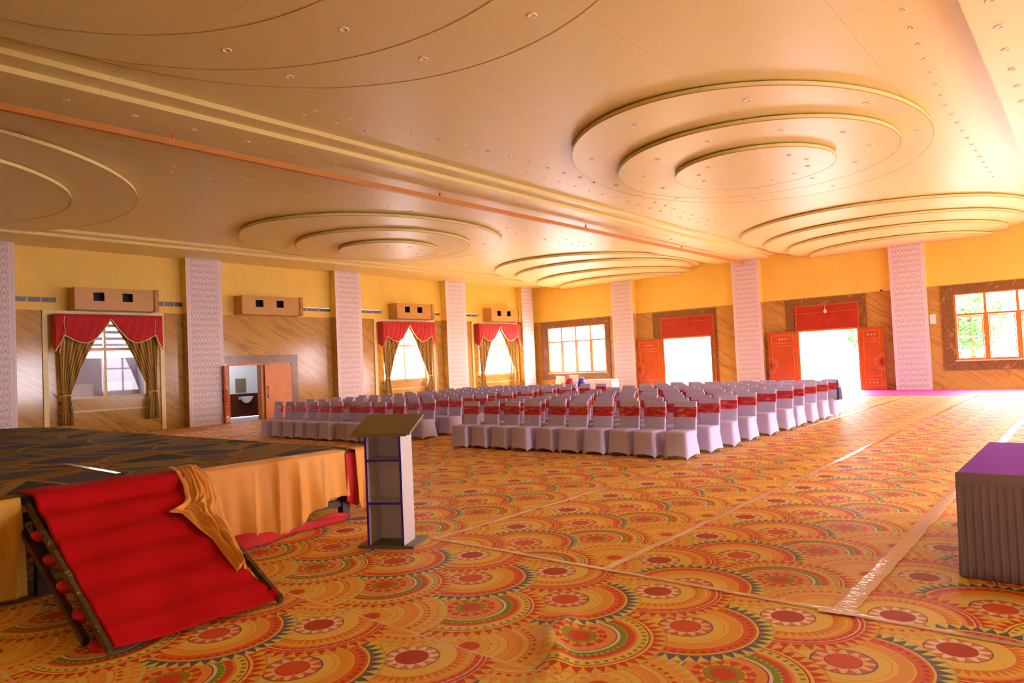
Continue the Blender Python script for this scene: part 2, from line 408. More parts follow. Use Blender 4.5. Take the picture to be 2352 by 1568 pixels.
medallion([(-6.15,28.5,4.75,4.75),(-6.2,30.3,4.45,4.4),(-6.25,31.5,3.9,3.85),(-6.3,33.2,3.5,3.5)],'four-tiered half medallion cut by the back wall, above the rightmost column',YB-.01)

# ---- recessed downlights
mbr=MB(); mbr.lathe([(.0,-.004),(.055,-.004),(.062,-.012),(.085,-.012),(.09,0.0)],20)
proto=None
def downlight(x,y,z,r,label,group):
    global proto
    if proto is None: o=mbr.build('downlight',M['downlight_white']); proto=o
    else: o=proto.copy(); COL.objects.link(o)
    o.location=(x,y,z); s=r/.09*.8; o.scale=(s,s,1); tag(o,label,'downlight',group)
for k in range(29): downlight(-12.05,2.85+1.0*k,HS,.075,'small round downlight in a row along the beam above the pipe','downlights in the beam over the pipe')
for k in range(29): downlight(-10.29+.58*sin(min(1,k/9)*pi/2)*(1 if k<14 else 1-((k-14)/14)*.6),7.15+.665*k,HC,.055,'small round downlight in the row curving beside the large oval medallion','inner row of downlights beside the oval medallion')
for k in range(29): downlight(-10.58+.3*min(1,k/8),7.1+.665*k,HC,.05,'small round downlight in the row nearest the pipe beam','outer row of downlights beside the pipe beam')
for k in range(28): downlight(-15.05,6.0+.85*k,HC,.05,'small round downlight left of the pipe beam','downlights left of the pipe beam')
for k in range(22): downlight(-15.5,7.0+.85*k,HC,.05,'small round downlight in the second row left of the pipe beam','second row of downlights left of the pipe beam')
for k in range(20): downlight(-1.77-.03*min(k,8),10.0+.7*k,HC,.055,'small round downlight right of the large oval medallion','downlights right of the oval medallion')
for k in range(14): downlight(-.84,9.84+1.0*k,HS,.085,'round downlight in the row on the beam at the right edge','downlights in the right beam')
def ring(cx,cy,rx,ry,n,z,r,label,group,ph=0):
    for k in range(n): downlight(cx+rx*cos(2*pi*(k+ph)/n),cy+ry*sin(2*pi*(k+ph)/n),z,r,label,group)
z1,z2,z3=HC-.11,HC-.22,HC-.33
ring(-5.95,16.0,3.35,4.3,10,z1,.09,'downlight on the outer tier of the large oval medallion','outer tier downlights of the oval medallion',.2)
ring(-5.95,16.0,2.45,2.5,11,z2,.08,'downlight on the middle tier of the large oval medallion','middle tier downlights of the oval medallion',.3)
ring(-5.95,16.05,1.2,1.25,12,z3,.07,'downlight on the lowest tier of the large oval medallion','lowest tier downlights of the oval medallion')
ring(-19.1,15.9,3.35,3.9,8,z1,.09,'downlight on the outer tier of the medallion over the left chairs','outer tier downlights over the left chairs',.2)
ring(-19.2,16.1,2.25,2.45,10,z2,.08,'downlight on the middle tier of the medallion over the left chairs','middle tier downlights over the left chairs')
ring(-19.35,16.35,1.15,1.2,9,z3,.07,'downlight on the lowest tier of the medallion over the left chairs','lowest tier downlights over the left chairs')
for x,y in [(-7.26,6.92),(-5.35,7.05),(-9.1,5.9)]: downlight(x,y,z1,.085,'white downlight on the outer tier of the medallion over the lectern','outer tier downlights over the lectern')
for x,y in [(-7.15,5.45),(-8.7,4.7)]: downlight(x,y,z2,.085,'white downlight on the middle tier of the medallion over the lectern','middle tier downlights over the lectern')

# ---- columns
def column(x,y,axis,h,w,label,d=.4):
    """axis 'L' on left wall facing +X ; 'B' on back wall facing -Y"""
    if axis=='L': o=empty('column',(XL,y,0),-pi/2+pi)   # local -Y -> +X
    else: o=empty('column',(x,YB,0),0)
    tag(o,label,'column')
    if axis=='L': o.rotation_euler=(0,0,pi/2)
    mb=MB(); mb.box(-w/2,-d+.03,.0,w/2,-.01,HM); mb.box(-w/2,-d+.03,HM,w/2,-.01,h,1); mb.build('shaft',[M['marble_wall'],M['cream_paint']],o)
    mb=MB(); mb.box(-w/2-.012,-d,.0,w/2+.012,-d+.03,h-.002); mb.build('lattice_panel',M['lattice'],o)
    return o
column(0,5.87,'L',HS,1.34,'lilac white lattice column at the left edge of the photo')
column(0,12.45,'L',HS,1.32,'lattice column between the nearest curtained window and the washroom door')
column(0,18.92,'L',HS,1.35,'lattice column right of the washroom door')
column(0,25.65,'L',HS,1.42,'lattice column between the two far curtained windows')
column(0,31.5,'L',HS,1.0,'narrow lattice column in the far left corner')
column(-19.22,0,'B',HC-.44,1.24,'lattice column between the four-pane corner window and the first doorway')
column(-12.52,0,'B',HS,1.27,'lattice column between the two bright doorways, under the pipe end')
column(-5.84,0,'B',HC-.44,1.26,'lattice column right of the brightest doorway, rightmost one')

# ---- left windows with curtains
def left_window(n,y0,y1,z0,z1):
    o=empty('window_%d'%n,(XL,(y0+y1)/2,z0)); struct(o)
    h=z1-z0; w=(y1-y0)/2; mb=MB(); t=.07
    for a,b in ((-w,-w+t),(w-t,w),(-.04,.04)): mb.box(-.20,a,0,-.08,b,h)
    for a,b in ((0,t),(h-t,h),(h*.60,h*.60+.1)): mb.box(-.195,-w,a,-.085,w,b)
    mb.build('window_frame',M['metal_frame'],o)
    mb=MB(); mb.box(-.145,-w+.02,.02,-.14,w-.02,h-.02); mb.build('glass',M['glass'],o)
    mb=MB(); mb.box(-.28,-w-.08,-.1,.05,w+.08,0); mb.build('sill',M['marble_wall'],o)
    mb=MB(); mb.box(.0,-w-.08,-.42,.045,w+.08,-.36); mb.build('ledge',M['metal_frame'],o)
for i,wd in enumerate(LW): left_window(i+1,*wd)
def drape_fn(side,W,ztop=3.86,seed=0):
    # side=-1 left drape. u 0 outer ..1 inner ; v 0 top ..1 bottom
    H0,H1,ZT=ztop,.42,1.32
    def f(u,v):
        z=H0+(H1-H0)*v
        if z>ZT:
            k=(z-ZT)/(H0-ZT); wid=.24+(W-.24)*(k**1.12)*(1.0-.10*sin(pi*k)); outer=.03+.10*(1-k)
        else:
            k=(ZT-z)/(ZT-H1); wid=.24+.16*sin(k*pi*.5); outer=.13-.05*k
        yy=outer+wid*u
        nf=9; amp=.035*(0.35+.65*min(1,wid/.9)) if z>ZT else .03
        x=.20+amp*sin(u*nf*2*pi+seed)+.012*sin(u*23+z*3)+(.05 if z<ZT else .05*(1-min(1,(z-ZT)/.8)))
        return (x,side*(W-yy) if True else 0,z)
    return f
def curtain(y0,y1,label,labp):
    cy=(y0+y1)/2; W=(y1-y0)/2
    o=empty('curtain',(XL,cy,0)); tag(o,label,'curtain')
    for sd in (-1,1):
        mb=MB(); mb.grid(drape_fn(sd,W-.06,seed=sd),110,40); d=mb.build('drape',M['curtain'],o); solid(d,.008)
        mb=MB()
        cyy=sd*(W-.06-.25)
        pts=[(.24+.10*cos(a),cyy+.16*sin(a),1.34+.04*cos(a)) for a in [2*pi*k/16 for k in range(17)]]
        mb.tube(pts,.018,6); mb.tube([(.17,cyy+sd*.12,1.36),(.05,cyy+sd*.30,1.44)],.012,6); mb.build('tieback',M['trim_cream'],o)
    # valance: two swags and two tails
    p=MB(); zt=3.97
    def hem(s):   # s -1..1 across
        a=abs(s)
        if a<.80: 
            q=a/.80; return 3.86-.78*(sin(pi*min(1,q*.62))**.9)*(1-.0*q) if q<.8065 else 3.08+.16*((q-.8065)/.1935)**1.3+.0
        q=(a-.80)/.20
        return 3.24-.0*q if q<.12 else 3.24-.42*min(1,(q-.12)/.55)
    def hem2(s):
        a=abs(s)
        if a<=.84:
            q=a/.84   # 0 centre apex, lowest at ~.55, rises to .84
            return 3.86-.80*sin(pi*.5*min(1,q/.58)) if q<.58 else 3.06+.26*((q-.58)/.42)**1.6
        q=(a-.84)/.16; return 3.32-.52*q
    def vf(u,v):
        s=u*2-1; zb=hem2(s); z=zt+(zb-zt)*v
        bulge=.05*sin(pi*v)*(1 if abs(s)<.84 else .4)
        return (.36+bulge+.008*sin(s*40+v*6), s*W, z)
    p.grid(vf,90,10)
    for sd in (-1,1):   # returns with tapering tail
        p.add([(.36,sd*W,zt),(.02,sd*W,zt),(.02,sd*W,3.0),(.36,sd*W,2.80)],[(0,1,2,3)])
    p.box(.0,-W,zt-.01,.37,W,zt+.03)
    vo=p.build('valance',M['velvet'],o); solid(vo,.01)
    mb=MB(); pts=[]
    for k in range(91):
        s=k/45-1; q=vf(k/90,1); pts.append((q[0]+.012,q[1],q[2]))
    mb.tube(pts,.022,6)
    for sd in (-1,1):
        yy=sd*W*.84
        mb.tube([(.39,yy,3.93),(.395,yy+sd*.02,3.7),(.40,yy,3.55),(.40,yy-sd*.02,3.34)],.014,6)
        for j in range(9): mb.tube([(.405,yy+sd*(.02+.015*j),3.34-.06*j),(.41,yy+sd*(.05+.015*j),3.26-.065*j)],.018,5)
    mb.build('braid',M['trim_cream'],o)
    return o
curtain(7.6,10.92,'gold drapes with red valance on the nearest left window, beside the stage','')
curtain(20.8,24.12,'gold drapes with red valance on the window between second and third full columns','')
curtain(27.33,30.79,'gold drapes with red valance on the far left window beside the corner','')
# window surround pilasters
for k,(y0,y1) in enumerate(((7.35,11.1),(20.55,24.4),(27.1,30.95))):
    mb=MB()
    mb.box(XL+.001,y0-.0,.0,XL+.05,y0+.14,HM); mb.box(XL+.001,y1-.14,.0,XL+.05,y1,HM); mb.box(XL+.001,y0,3.98,XL+.06,y1,HM-.01)
    struct(mb.build('trim_%d'%(4+k),M['cornice']))

# ---- bulkhead boxes
def bulkhead(y0,y1,label):
    o=empty('bulkhead_box',(XL,(y0+y1)/2,4.13)); tag(o,label,'bulkhead box'); w=(y1-y0)/2; D=.62; H=.72
    hs=[(-w*.42,.33,.30),(w*.30,.33,.30)] # centre y, w, h
    mb=MB(); mb.box(.0,-w,0,D-.06,w,.05); mb.box(.0,-w,H-.05,D-.06,w,H); mb.box(0,-w,.05,D-.06,-w+.05,H-.05); mb.box(0,w-.05,.05,D-.06,w,H-.05)
    ys=[-w]; zs0,zs1=.29,.57
    edges=[]
    for c,ww,hh in hs: edges+= [c-ww/2,c+ww/2]
    yy=[-w]+edges+[w]
    for a,b in ((yy[0],yy[1]),(yy[2],yy[3]),(yy[4],yy[5])): mb.box(D-.06,a,0,D,b,H)
    for a,b in ((yy[1],yy[2]),(yy[3],yy[4])): mb.box(D-.06,a,0,D,b,zs0); mb.box(D-.06,a,zs1,D,b,H)
    mb.build('casing',M['marble_box'] if 'marble_box' in M else M['marble_wall'],o)
    mb=MB(); mb.box(0.0,w+.001,-.02,D+.05,w+.14,H+.02); mb.build('end_slab',M['marble_wall'],o)
    for c,ww,hh in hs:
        mb=MB(); mb.box(D-.28,c-ww/2-.02,zs0-.02,D-.26,c+ww/2+.02,zs1+.02)
        mb.box(D-.26,c-ww/2-.02,zs0-.02,D-.062,c-ww/2-.01,zs1+.02); mb.box(D-.26,c+ww/2+.01,zs0-.02,D-.062,c+ww/2+.02,zs1+.02)
        mb.build('vent_opening',M['dark_hole'],o)
marble('marble_box','D2A25A','C8964C','A0702F',1.,.3,.4)
bulkhead(8.1,10.55,'marble bulkhead box with two square vents above the nearest curtain')
bulkhead(13.8,16.3,'marble bulkhead box with two square vents above the washroom door')
bulkhead(21.5,23.7,'marble bulkhead box with two square vents above the middle curtain')
bulkhead(28.1,30.35,'marble bulkhead box with two square vents above the far left curtain')
for k,(a_,b_) in enumerate(VENTS):
    o=empty('window_%d'%(20+k),(XL,(a_+b_)/2,4.39)); struct(o); w=(b_-a_)/2
    mb=MB(); mb.box(-.15,-w+.01,0.01,-.12,w-.01,.15); mb.build('glass',M['vent_glass'],o)
    mb=MB()
    for t in (-.98,-.35,.33,.95): mb.box(-.16,w*t-.02,0,-.1,w*t+.02,.16)
    mb.build('mullion',M['metal_frame'],o)
# ---- washroom door on left wall
o=empty('door_1',(XL,14.17,0)); struct(o)
mb=MB(); mb.box(-.28,-.72,0,.03,-.66,2.22); mb.box(-.28,.67,0,.03,.73,2.22); mb.box(-.28,-.66,2.17,.03,.67,2.24); mb.build('door_frame',M['wood_frame'],o)
def leafmesh(w,h,side,stud_ok=True):
    pass
lf=empty('door_leaf'); lf.parent=o; lf.location=(.05,-.70,.02); lf.rotation_euler=(0,0,radians(-42))
def panel_leaf(lf,w,h,m,mm,th=.045):
    mb=MB(); mb.box(0,-th/2,0,w,th/2,h); 
    q=mb.build('leaf_panel',m,lf)
    mb=MB()
    for z0,z1 in ((.12,.62),(.72,1.3),(1.4,2.04)):
        for sy in (-1,1):
            y=sy*(th/2+.001); yy=y+sy*.012
            for (a,b,c,d) in ((.1,w-.1,z0,z0+.02),(.1,w-.1,z1-.02,z1),(.1,.12,z0,z1),(w-.12,w-.1,z0,z1)): mb.box(a,y,c,b,yy,d)
    mb.build('moulding',mm,lf)
    mb=MB()
    for sy in (-1,1): mb.tube([(w-.07,sy*(th/2),.8),(w-.07,sy*(th/2+.05),.84),(w-.07,sy*(th/2+.05),1.2),(w-.07,sy*(th/2),1.24)],.018,6)
    mb.build('door_handle',M['dark_metal'],lf)
panel_leaf(lf,.66,2.15,M['wood_door'],M['wood_light'])
mb=MB(); mb.box(.045,.80,0.01,.10,1.98,2.15); cl=mb.build('door_slab',M['wood_light'],o)
mb=MB(); mb.tube([(.10,.88,.85),(.16,.88,.9),(.16,.88,1.25),(.10,.88,1.3)],.02,6); mb.build('door_handle',M['dark_metal'],o)
mb=MB(); mb.box(XL+.001,13.25,2.25,XL+.035,16.5,2.56); mb.box(XL+.001,16.2,0,XL+.035,16.5,2.25); struct(mb.build('trim_7',M['dark_marble']))
# washroom beyond
mb=MB(); mb.box(-28.7,12.6,1.0,-28.6,17.2,3); mb.box(-28.6,17.1,1.0,-25.9,17.2,3); mb.box(-28.6,12.6,1.0,-25.9,12.7,3); mb.box(-28.7,12.6,2.9,-25.9,17.2,3.0)
mb.box(-28.7,12.6,0,-28.6,17.2,1.0,1); mb.box(-28.6,17.1,0,-25.9,17.2,1.0,1); mb.box(-28.6,12.6,0,-25.9,12.7,1.0,1); mb.box(-28.7,12.6,-.06,-25.88,17.2,-.01)
w_=struct(mb.build('wall_washroom',[M['tile_white'],M['tile_brown']]))
o=empty('wash_basin',(-28.3,15.7,.75)); tag(o,'white ceramic wash basin seen through the open washroom door','wash basin')
mb=MB(); mb.lathe([(.08,-.15),(.2,-.05),(.27,.08),(.29,.12),(.26,.12),(.2,.02),(.0,-.02)],24); mb.box(-.3,-.2,.0,-.15,.2,.12); mb.build('bowl',M['ceramic'],o)
mb=MB(); mb.tube([(-.2,0,.12),(-.2,0,.26),(-.08,0,.24)],.014,6); mb.build('faucet',M['steel'],o)
mb=MB(); mb.box(-28.6,15.37,1.05,-28.57,15.85,1.65); tag(mb.build('mirror',M['board_olive']),'tan framed rectangular mirror above the wash basin','mirror')
# unseen point light inside the washroom, no fixture modelled
L=bpy.data.lights.new('washroom_light','POINT'); L.energy=14; L.color=(.9,.93,1); L.shadow_soft_size=.25; lo=bpy.data.objects.new('washroom_light',L); COL.objects.link(lo); lo.location=(-27.2,14.9,2.6)

# ---- back wall : surrounds, windows, doors
def surround(n,x0,x1,z0,z1,hx0,hx1,hz0,hz1,y=YB):
    mb=MB(); t=.04
    mb.box(x0,y-t,z0,hx0,y-.001,z1); mb.box(hx1,y-t,z0,x1,y-.001,z1); mb.box(hx0,y-t,hz1,hx1,y-.001,z1)
    if hz0>z0: mb.box(hx0,y-t,z0,hx1,y-.001,hz0)
    struct(mb.build('trim_%d'%n,M['dark_marble']))
surround(8,-24.95,-20.3,.77,4.09,-24.5,-20.55,1.13,3.74)
surround(9,-4.78,.2,.74,4.1,-4.35,-.25,1.13,3.74)
surround(10,-17.65,-14.2,0,4.07,-17.2,-14.55,0,3.74)
surround(11,-10.88,-7.52,0,4.1,-10.5,-7.8,0,3.74)
def back_window(n,x0,x1,z0,z1,zt=2.9):
    o=empty('window_%d'%n,(x0,YB,z0)); struct(o); w=x1-x0; h=z1-z0; ht=zt-z0; mb=MB()
    mb.box(0,-.03,0,.07,.12,h); mb.box(w-.07,-.03,0,w,.12,h); mb.box(.07,-.03,0,w-.07,.12,.08); mb.box(.07,-.03,h-.05,w-.07,.12,h); mb.box(.07,-.03,ht-.03,w-.07,.12,ht+.05)
    for k in (1,2,3):
        c=w*k/4; mb.box(c-.085,-.025,.08,c+.085,.1,ht-.03); mb.box(c-.045,-.025,ht+.05,c+.045,.1,h-.05)
    mb.build('window_frame',M['wood_frame'],o)
    for k in range(4):
        a=w*k/4+.10; b=w*(k+1)/4-.10; mb=MB()
        for q in ((a,.1,a+.03,ht-.05),(b-.03,.1,b,ht-.05),(a,.1,b,.13),(a,ht-.08,b,ht-.05)): mb.box(q[0],-.04,q[1],q[2],-.026,q[3])
        mb.build('sash_bead',M['wood_light'],o)
    mb=MB(); mb.box(.03,.05,.03,w-.03,.055,h-.03); mb.build('glass',M['glass'],o)
    mb=MB(); mb.box(-.05,-.07,-.04,w+.05,-.0401,.0); mb.build('sill',M['stud_white'],o)
back_window(4,-24.5,-20.55,1.13,3.74); back_window(5,-4.35,-.25,1.13,3.74)
def studleaf(parent,x,hinge,w,h,ang,name='door_leaf'):
    """leaf hinged at x on the back wall, folded back beside the opening. hinge=-1: leaf extends to -X"""
    lf=empty(name); lf.parent=parent; lf.location=(x,-.075,.02); lf.rotation_euler=(0,0,ang)
    sg=hinge; mb=MB(); mb.box(0,-.03,0,sg*w,.03,h); mb.build('leaf_panel',M['wood_door'],lf)
    mb=MB(); y0,y1=-.03,-.045
    def bar(a,b,c,d): mb.box(sg*a,y0,c,sg*b,y1,d)
    def rect(a,b,c,d,t=.022): bar(a,b,c,c+t); bar(a,b,d-t,d); bar(a,a+t,c,d); bar(b-t,b,c,d)
    rect(.14,w-.16,h-.52,h-.14); rect(.14,w-.16,.14,.44)
    bar(.14,w-.16,.56,.582); bar(.14,w-.16,h-.64,h-.618); bar(.14,.162,.56,h-.62); bar(w-.182,w-.16,.56,.86); bar(w-.182,w-.16,1.44,h-.62)
    for ra,tt in ((.30,.03),(.2,.02)):
        pts=[(sg*(w-.02-ra*sin(a)),-.045,1.15+ra*cos(a)) for a in [pi*k/16 for k in range(17)]]
        mb.tube(pts,tt*.5,6)
    mb.build('moulding',M['wood_light'],lf)
    mb=MB(); c=w-.02; pts=[(sg*(c+.0),-.034,1.15)]+[(sg*(c-.19*sin(a)),-.034,1.15+.19*cos(a)) for a in [pi*k/12 for k in range(13)]]
    mb.add(pts,[(0,i,i+1) for i in range(1,13)]); mb.build('half_disc',M['wood_red'],lf)
    mb=MB(); st=[(w/2+(k-1)*.13-.02,h-.33) for k in range(3)]+[(w/2+(k-1)*.13-.02,.29) for k in range(3)]+[(c-.37*sin(pi*(k+.5)/11),1.15+.37*cos(pi*(k+.5)/11)) for k in range(11)]
    for i,(u,z) in enumerate(st):
        r=.03 if i<6 else .018
        mb.grid(lambda a,b,u=u,z=z,r=r:(sg*u+r*cos(2*pi*a)*cos(b*pi/2),-.03-r*.8*sin(b*pi/2),z+r*sin(2*pi*a)*cos(b*pi/2)),10,4,0,True)
    mb.build('studs',M['stud_white'],lf)
    mb=MB(); mb.tube([(sg*(w-.06),-.03,1.0),(sg*(w-.06),-.10,1.04),(sg*(w-.06),-.10,1.3),(sg*(w-.06),-.03,1.34)],.014,6); mb.build('door_handle',M['steel'],lf)
def back_door(n,x0,x1,h,wl,wr,ang_r,zp0,zp1):
    o=empty('door_%d'%n,((x0+x1)/2,YB,0)); struct(o); w=(x1-x0)/2
    mb=MB(); mb.box(-w,-.03,0,-w+.08,.2,h); mb.box(w-.08,-.03,0,w,.2,h); mb.box(-w+.08,-.03,h-.08,w-.08,.2,h); mb.build('door_frame',M['wood_frame'],o)
    mb=MB(); mb.box(-w-.03,-.06,zp0,w+.03,-.0405,zp1); 
    tp=mb.build('transom_panel',M['wood_red'],o)
    mb=MB()
    for q in ((-w-.04,zp0,-w+.02,zp1+.03),(w-.02,zp0,w+.04,zp1+.03),(-w,zp1-.03,w,zp1+.03),(-w+.02,zp0+.72,w-.02,zp0+.76)): mb.box(q[0],-.085,q[1],q[2],-.0605,q[3])
    mb.build('transom_moulding',M['wood_door'],tp)
    studleaf(o,-w-.02,-1,wl,h-.05,radians(4))
    studleaf(o,w+.02,1,wr,h-.05,ang_r)
back_door(2,-17.15,-14.35,2.76,1.4,1.35,radians(96),2.76,3.74)
back_door(3,-10.42,-7.84,2.70,1.27,.95,radians(-4),2.70,3.76)
# magenta threshold kept as plain marble step
# bulb, camera, switch
o=empty('hanging_bulb',(-9.15,YB-.12,3.72)); tag(o,'small cream bulb on a short cord over the brightest doorway','bulb')
mb=MB(); mb.tube([(0,0,0),(0,0,-.14)],.008,6); mb.tube([(0,.06,0),(0,0,0)],.008,6); mb.build('cord',M['stud_white'],o)
mb=MB(); mb.lathe([(.0,-.34),(.05,-.32),(.07,-.27),(.055,-.22),(.025,-.16),(.0,-.13)],14); mb.build('bulb_glass',M['stud_white'],o)
o=empty('security_camera',(-6.88,YB-.0,4.14)); tag(o,'small dark dome security camera at the paint line left of the rightmost column','camera')
mb=MB(); mb.box(-.09,-.10,.0,.09,-.001,.07); mb.build('bracket',M['stud_white'],o)
mb=MB(); mb.lathe([(.0,-.05),(.04,-.045),(.06,-.02),(.065,.0)],14,(0,-.1,.03)); mb.build('dome',M['dark_hole'],o)
mb=MB(); mb.box(-5.19,YB-.10,2.62,-4.99,YB-.001,3.0); tag(mb.build('switch_box',M['switch_white']),'white wall box beside the rightmost column','switch box')
# right wall windows (seen only as reflections)
for i,(a_,b_,c_,d_) in enumerate(RWN):
    o=empty('window_%d'%(10+i),(XR,a_,c_)); struct(o); w=b_-a_; h=d_-c_; mb=MB()
    mb.box(.02,0,0,.12,.09,h); mb.box(.02,w-.09,0,.12,w,h); mb.box(.02,.09,0,.12,w-.09,.09); mb.box(.02,.09,h-.09,.12,w-.09,h); mb.box(.02,.09,h*.62,.12,w-.09,h*.62+.09); mb.box(.02,w/2-.05,.09,.12,w/2+.05,h-.09)
    mb.build('window_frame',M['wood_frame'],o)

# ------------------------------------------------------------------ floor tapes
def tape(pts,w,label):
    mb=MB(); rr=random.Random(len(label))
    n=int(max(8,hypot(pts[1][0]-pts[0][0],pts[1][1]-pts[0][1])*6)); dx,dy=pts[1][0]-pts[0][0],pts[1][1]-pts[0][1]; L=hypot(dx,dy); nx_,ny_=-dy/L,dx/L
    prof=[(rr.uniform(-.012,.012),rr.uniform(-.008,.008)) for _ in range(n+1)]
    def f(u,v):
        k=int(round(u*n)); e,g=prof[k]; q=(v-.5)*w+e; 
        x=pts[0][0]+dx*u+nx_*q; y=pts[0][1]+dy*u+ny_*q
        return (x,y,.006+ruck(x,y)+.002*sin(v*pi)+g*.2)
    mb.grid(f,n+1,5); o=mb.build('seam_tape',M['tape']); tag(o,label,'tape')
tape([(-5.3,5.0),(-5.3,28.2)],.075,'thin shiny tape strip on the carpet running along the right side of the chairs')
tape([(-3.27,5.0),(-3.27,28.2)],.075,'shiny tape strip down the middle of the carpet, second strip right of the chairs')
tape([(-1.42,5.0),(-1.42,28.2)],.13,'widest shiny tape strip on the carpet, running behind the purple-topped table')
tape([(-5.35,4.97),(6.9,4.97)],.06,'tape strip crossing the carpet from the lectern base towards the lower right corner')
mb=MB(); mb.obox((-1.43,4.96,.012),(.24,.03,0),(-.01,.11,0),(0,0,.004)); tag(mb.build('tape_patch',M['tape']),'short whitish tape patch where the widest strip meets the crossing strip','tape')

# ------------------------------------------------------------------ stage
SZ=.82; SX=-6.86; SY=5.25
st=empty('stage_platform',(-12.5,2,0)); tag(st,'low stage platform with dark patchwork carpet along the left foreground','stage')
def L_(x,y): return (x+12.5,y-2)
mb=MB(); poly=[L_(SX,-3.6),L_(SX,SY),L_(-17.6,SY),L_(-18.9,4.6),L_(-18.9,-3.6)]
mb.prism(poly,SZ-.05,SZ-.012); mb.build('deck',M['dark_metal'],st)
mb=MB(); mb.prism([(x+(-.01 if i<2 else 0),y) for i,(x,y) in enumerate(poly)],SZ-.012,SZ); mb.build('deck_carpet',M['stage_carpet'],st)
for x in (-6.92,-9.4,-11.8,-14.2,-16.6,-18.7):
    for y in (-1.5,1.95,4.6 if x<-18 else 5.02):
        lx,ly=L_(x,y); mb=MB(); mb.box(lx-.05,ly-.05,.0,lx+.05,ly+.05,SZ-.05); mb.build('leg',M['dark_metal'],st)
mb=MB()
for z in (.62,): mb.box(SX+12.5-.1,-5.4,z,SX+12.5-.03,3.05,z+.07)
mb.box(SX+12.5-.1,2.6,.18,SX+12.5-.03,3.05,.25)
mb.build('rail',M['dark_metal'],st)
# white chalk/tape line on deck
mb=MB(); mb.obox((-8.5,2.86,SZ+.004),(1.6,-.02,0),(.0,.055,0),(0,0,.006)); tag(mb.build('stage_tape',M['tape']),'white tape strip lying on the dark stage carpet behind the red steps','tape')

# orange skirt along the stage edge
def skirt(y0,y1,zb,label,mat,name,amp=.03,lap=.16,out=0.02,seed=1,parts=None):
    rr=random.Random(seed); ph=[rr.uniform(0,6) for _ in range(5)]
    n=max(60,int((y1-y0)*70))
    def f(u,v):
        y=y0+(y1-y0)*u; bot=zb(u)
        if v<.15:
            k=v/.15; return (SX-lap*(1-k)+out*k, y, SZ+.012+.008*sin(u*30+ph[0])*(k))
        k=(v-.15)/.85; z=SZ+.01+(bot-SZ-.01)*k
        g=k**.8
        q_=u*(y1-y0); fold=((1-abs(sin(q_*8.5+ph[1]+1.2*sin(u*7+ph[2])+k*.5))**.6*1.6)*.75+sin(q_*31+ph[3]-k*1.1)*.2)*amp*g
        return (SX+out+.02+.05*g+fold*1.3, y+fold*.3+.05*g*(u-.5), z)
    mb=MB(); mb.grid(f,n,34); o=mb.build(name,mat); solid(o,.006); 
    if label: tag(o,label,'cloth')
    return o
def zb1(u):
    pts=[(0,.16),(.10,.12),(.25,.07),(.45,.03),(.60,.05),(.70,.13),(.78,.22),(.9,.32),(.985,.30),(1,.30)]
    for (a,b),(c,d) in zip(pts,pts[1:]):
        if a<=u<=c: return b+(d-b)*(u-a)/(c-a)+.008*sin(u*60)
    return .2
skirt(3.0,4.99,zb1,'orange cloth draped over the stage edge between the red steps and the corner',M['orange'],'stage_skirt',.055,.18,.02,3)
# corner flap hanging free beyond the corner, red lining
def flap(u,v):
    if v<.12: return (SX-.10+.19*(v/.12), SY-.15+.20*u, SZ+.016+.012*sin(u*12)*v*8)
    k=(v-.12)/.88; z=SZ+.012-(.62+.12*sin(u*2.6))*k
    return (SX+.09+.035*sin(u*9+k*1.5)*k-.10*max(0,u-.75)*3, SY-.15+.21*u+.05*k*(u+.2), z)
mb=MB(); mb.grid(flap,40,26); o=mb.build('corner_drape',[M['orange']]); solid(o,.006); tag(o,'end of the orange cloth hanging over the stage corner behind the lectern','cloth')
def lining(u,v): 
    return (SX+.02+.05*u+.03*sin(u*6)*v, SY+.005+.035*u, SZ-.02-(.60-.1*u)*v)
mb=MB(); mb.grid(lambda u,v:(SX+.055+.02*sin(v*3)-.03*sin(u*3),SY-.27+.14*u+.03*v*u,SZ-.02-(.56+.08*u)*v),12,20); o=mb.build('cloth_lining',M['red_cloth']); solid(o,.005); tag(o,'narrow red cloth fold showing at the stage corner between orange folds','cloth')
# left yellow skirt in front of the steps
o=skirt(-3.4,1.78,lambda u:.02+.03*sin(u*8),'yellow cloth skirt hanging from the stage left of the red steps',M['yellow_cloth'],'stage_skirt',.07,.02,.02,9)
# red cloth lying on floor under the skirt
def rc(u,v):
    y=3.55+1.5*u; wv=.02+.30*v*(1-.75*u)
    return (-7.0+wv+.04*sin(u*9)+.14*(1-v), y, .012+.06*sin(v*pi)*(1+.4*sin(u*17))+.10*(1-v)*(1-.3*u))
mb=MB(); mb.grid(rc,50,14); o=mb.build('floor_cloth',M['red_cloth']); solid(o,.006,1); tag(o,'red cloth bunched on the floor under the orange stage cloth','cloth')
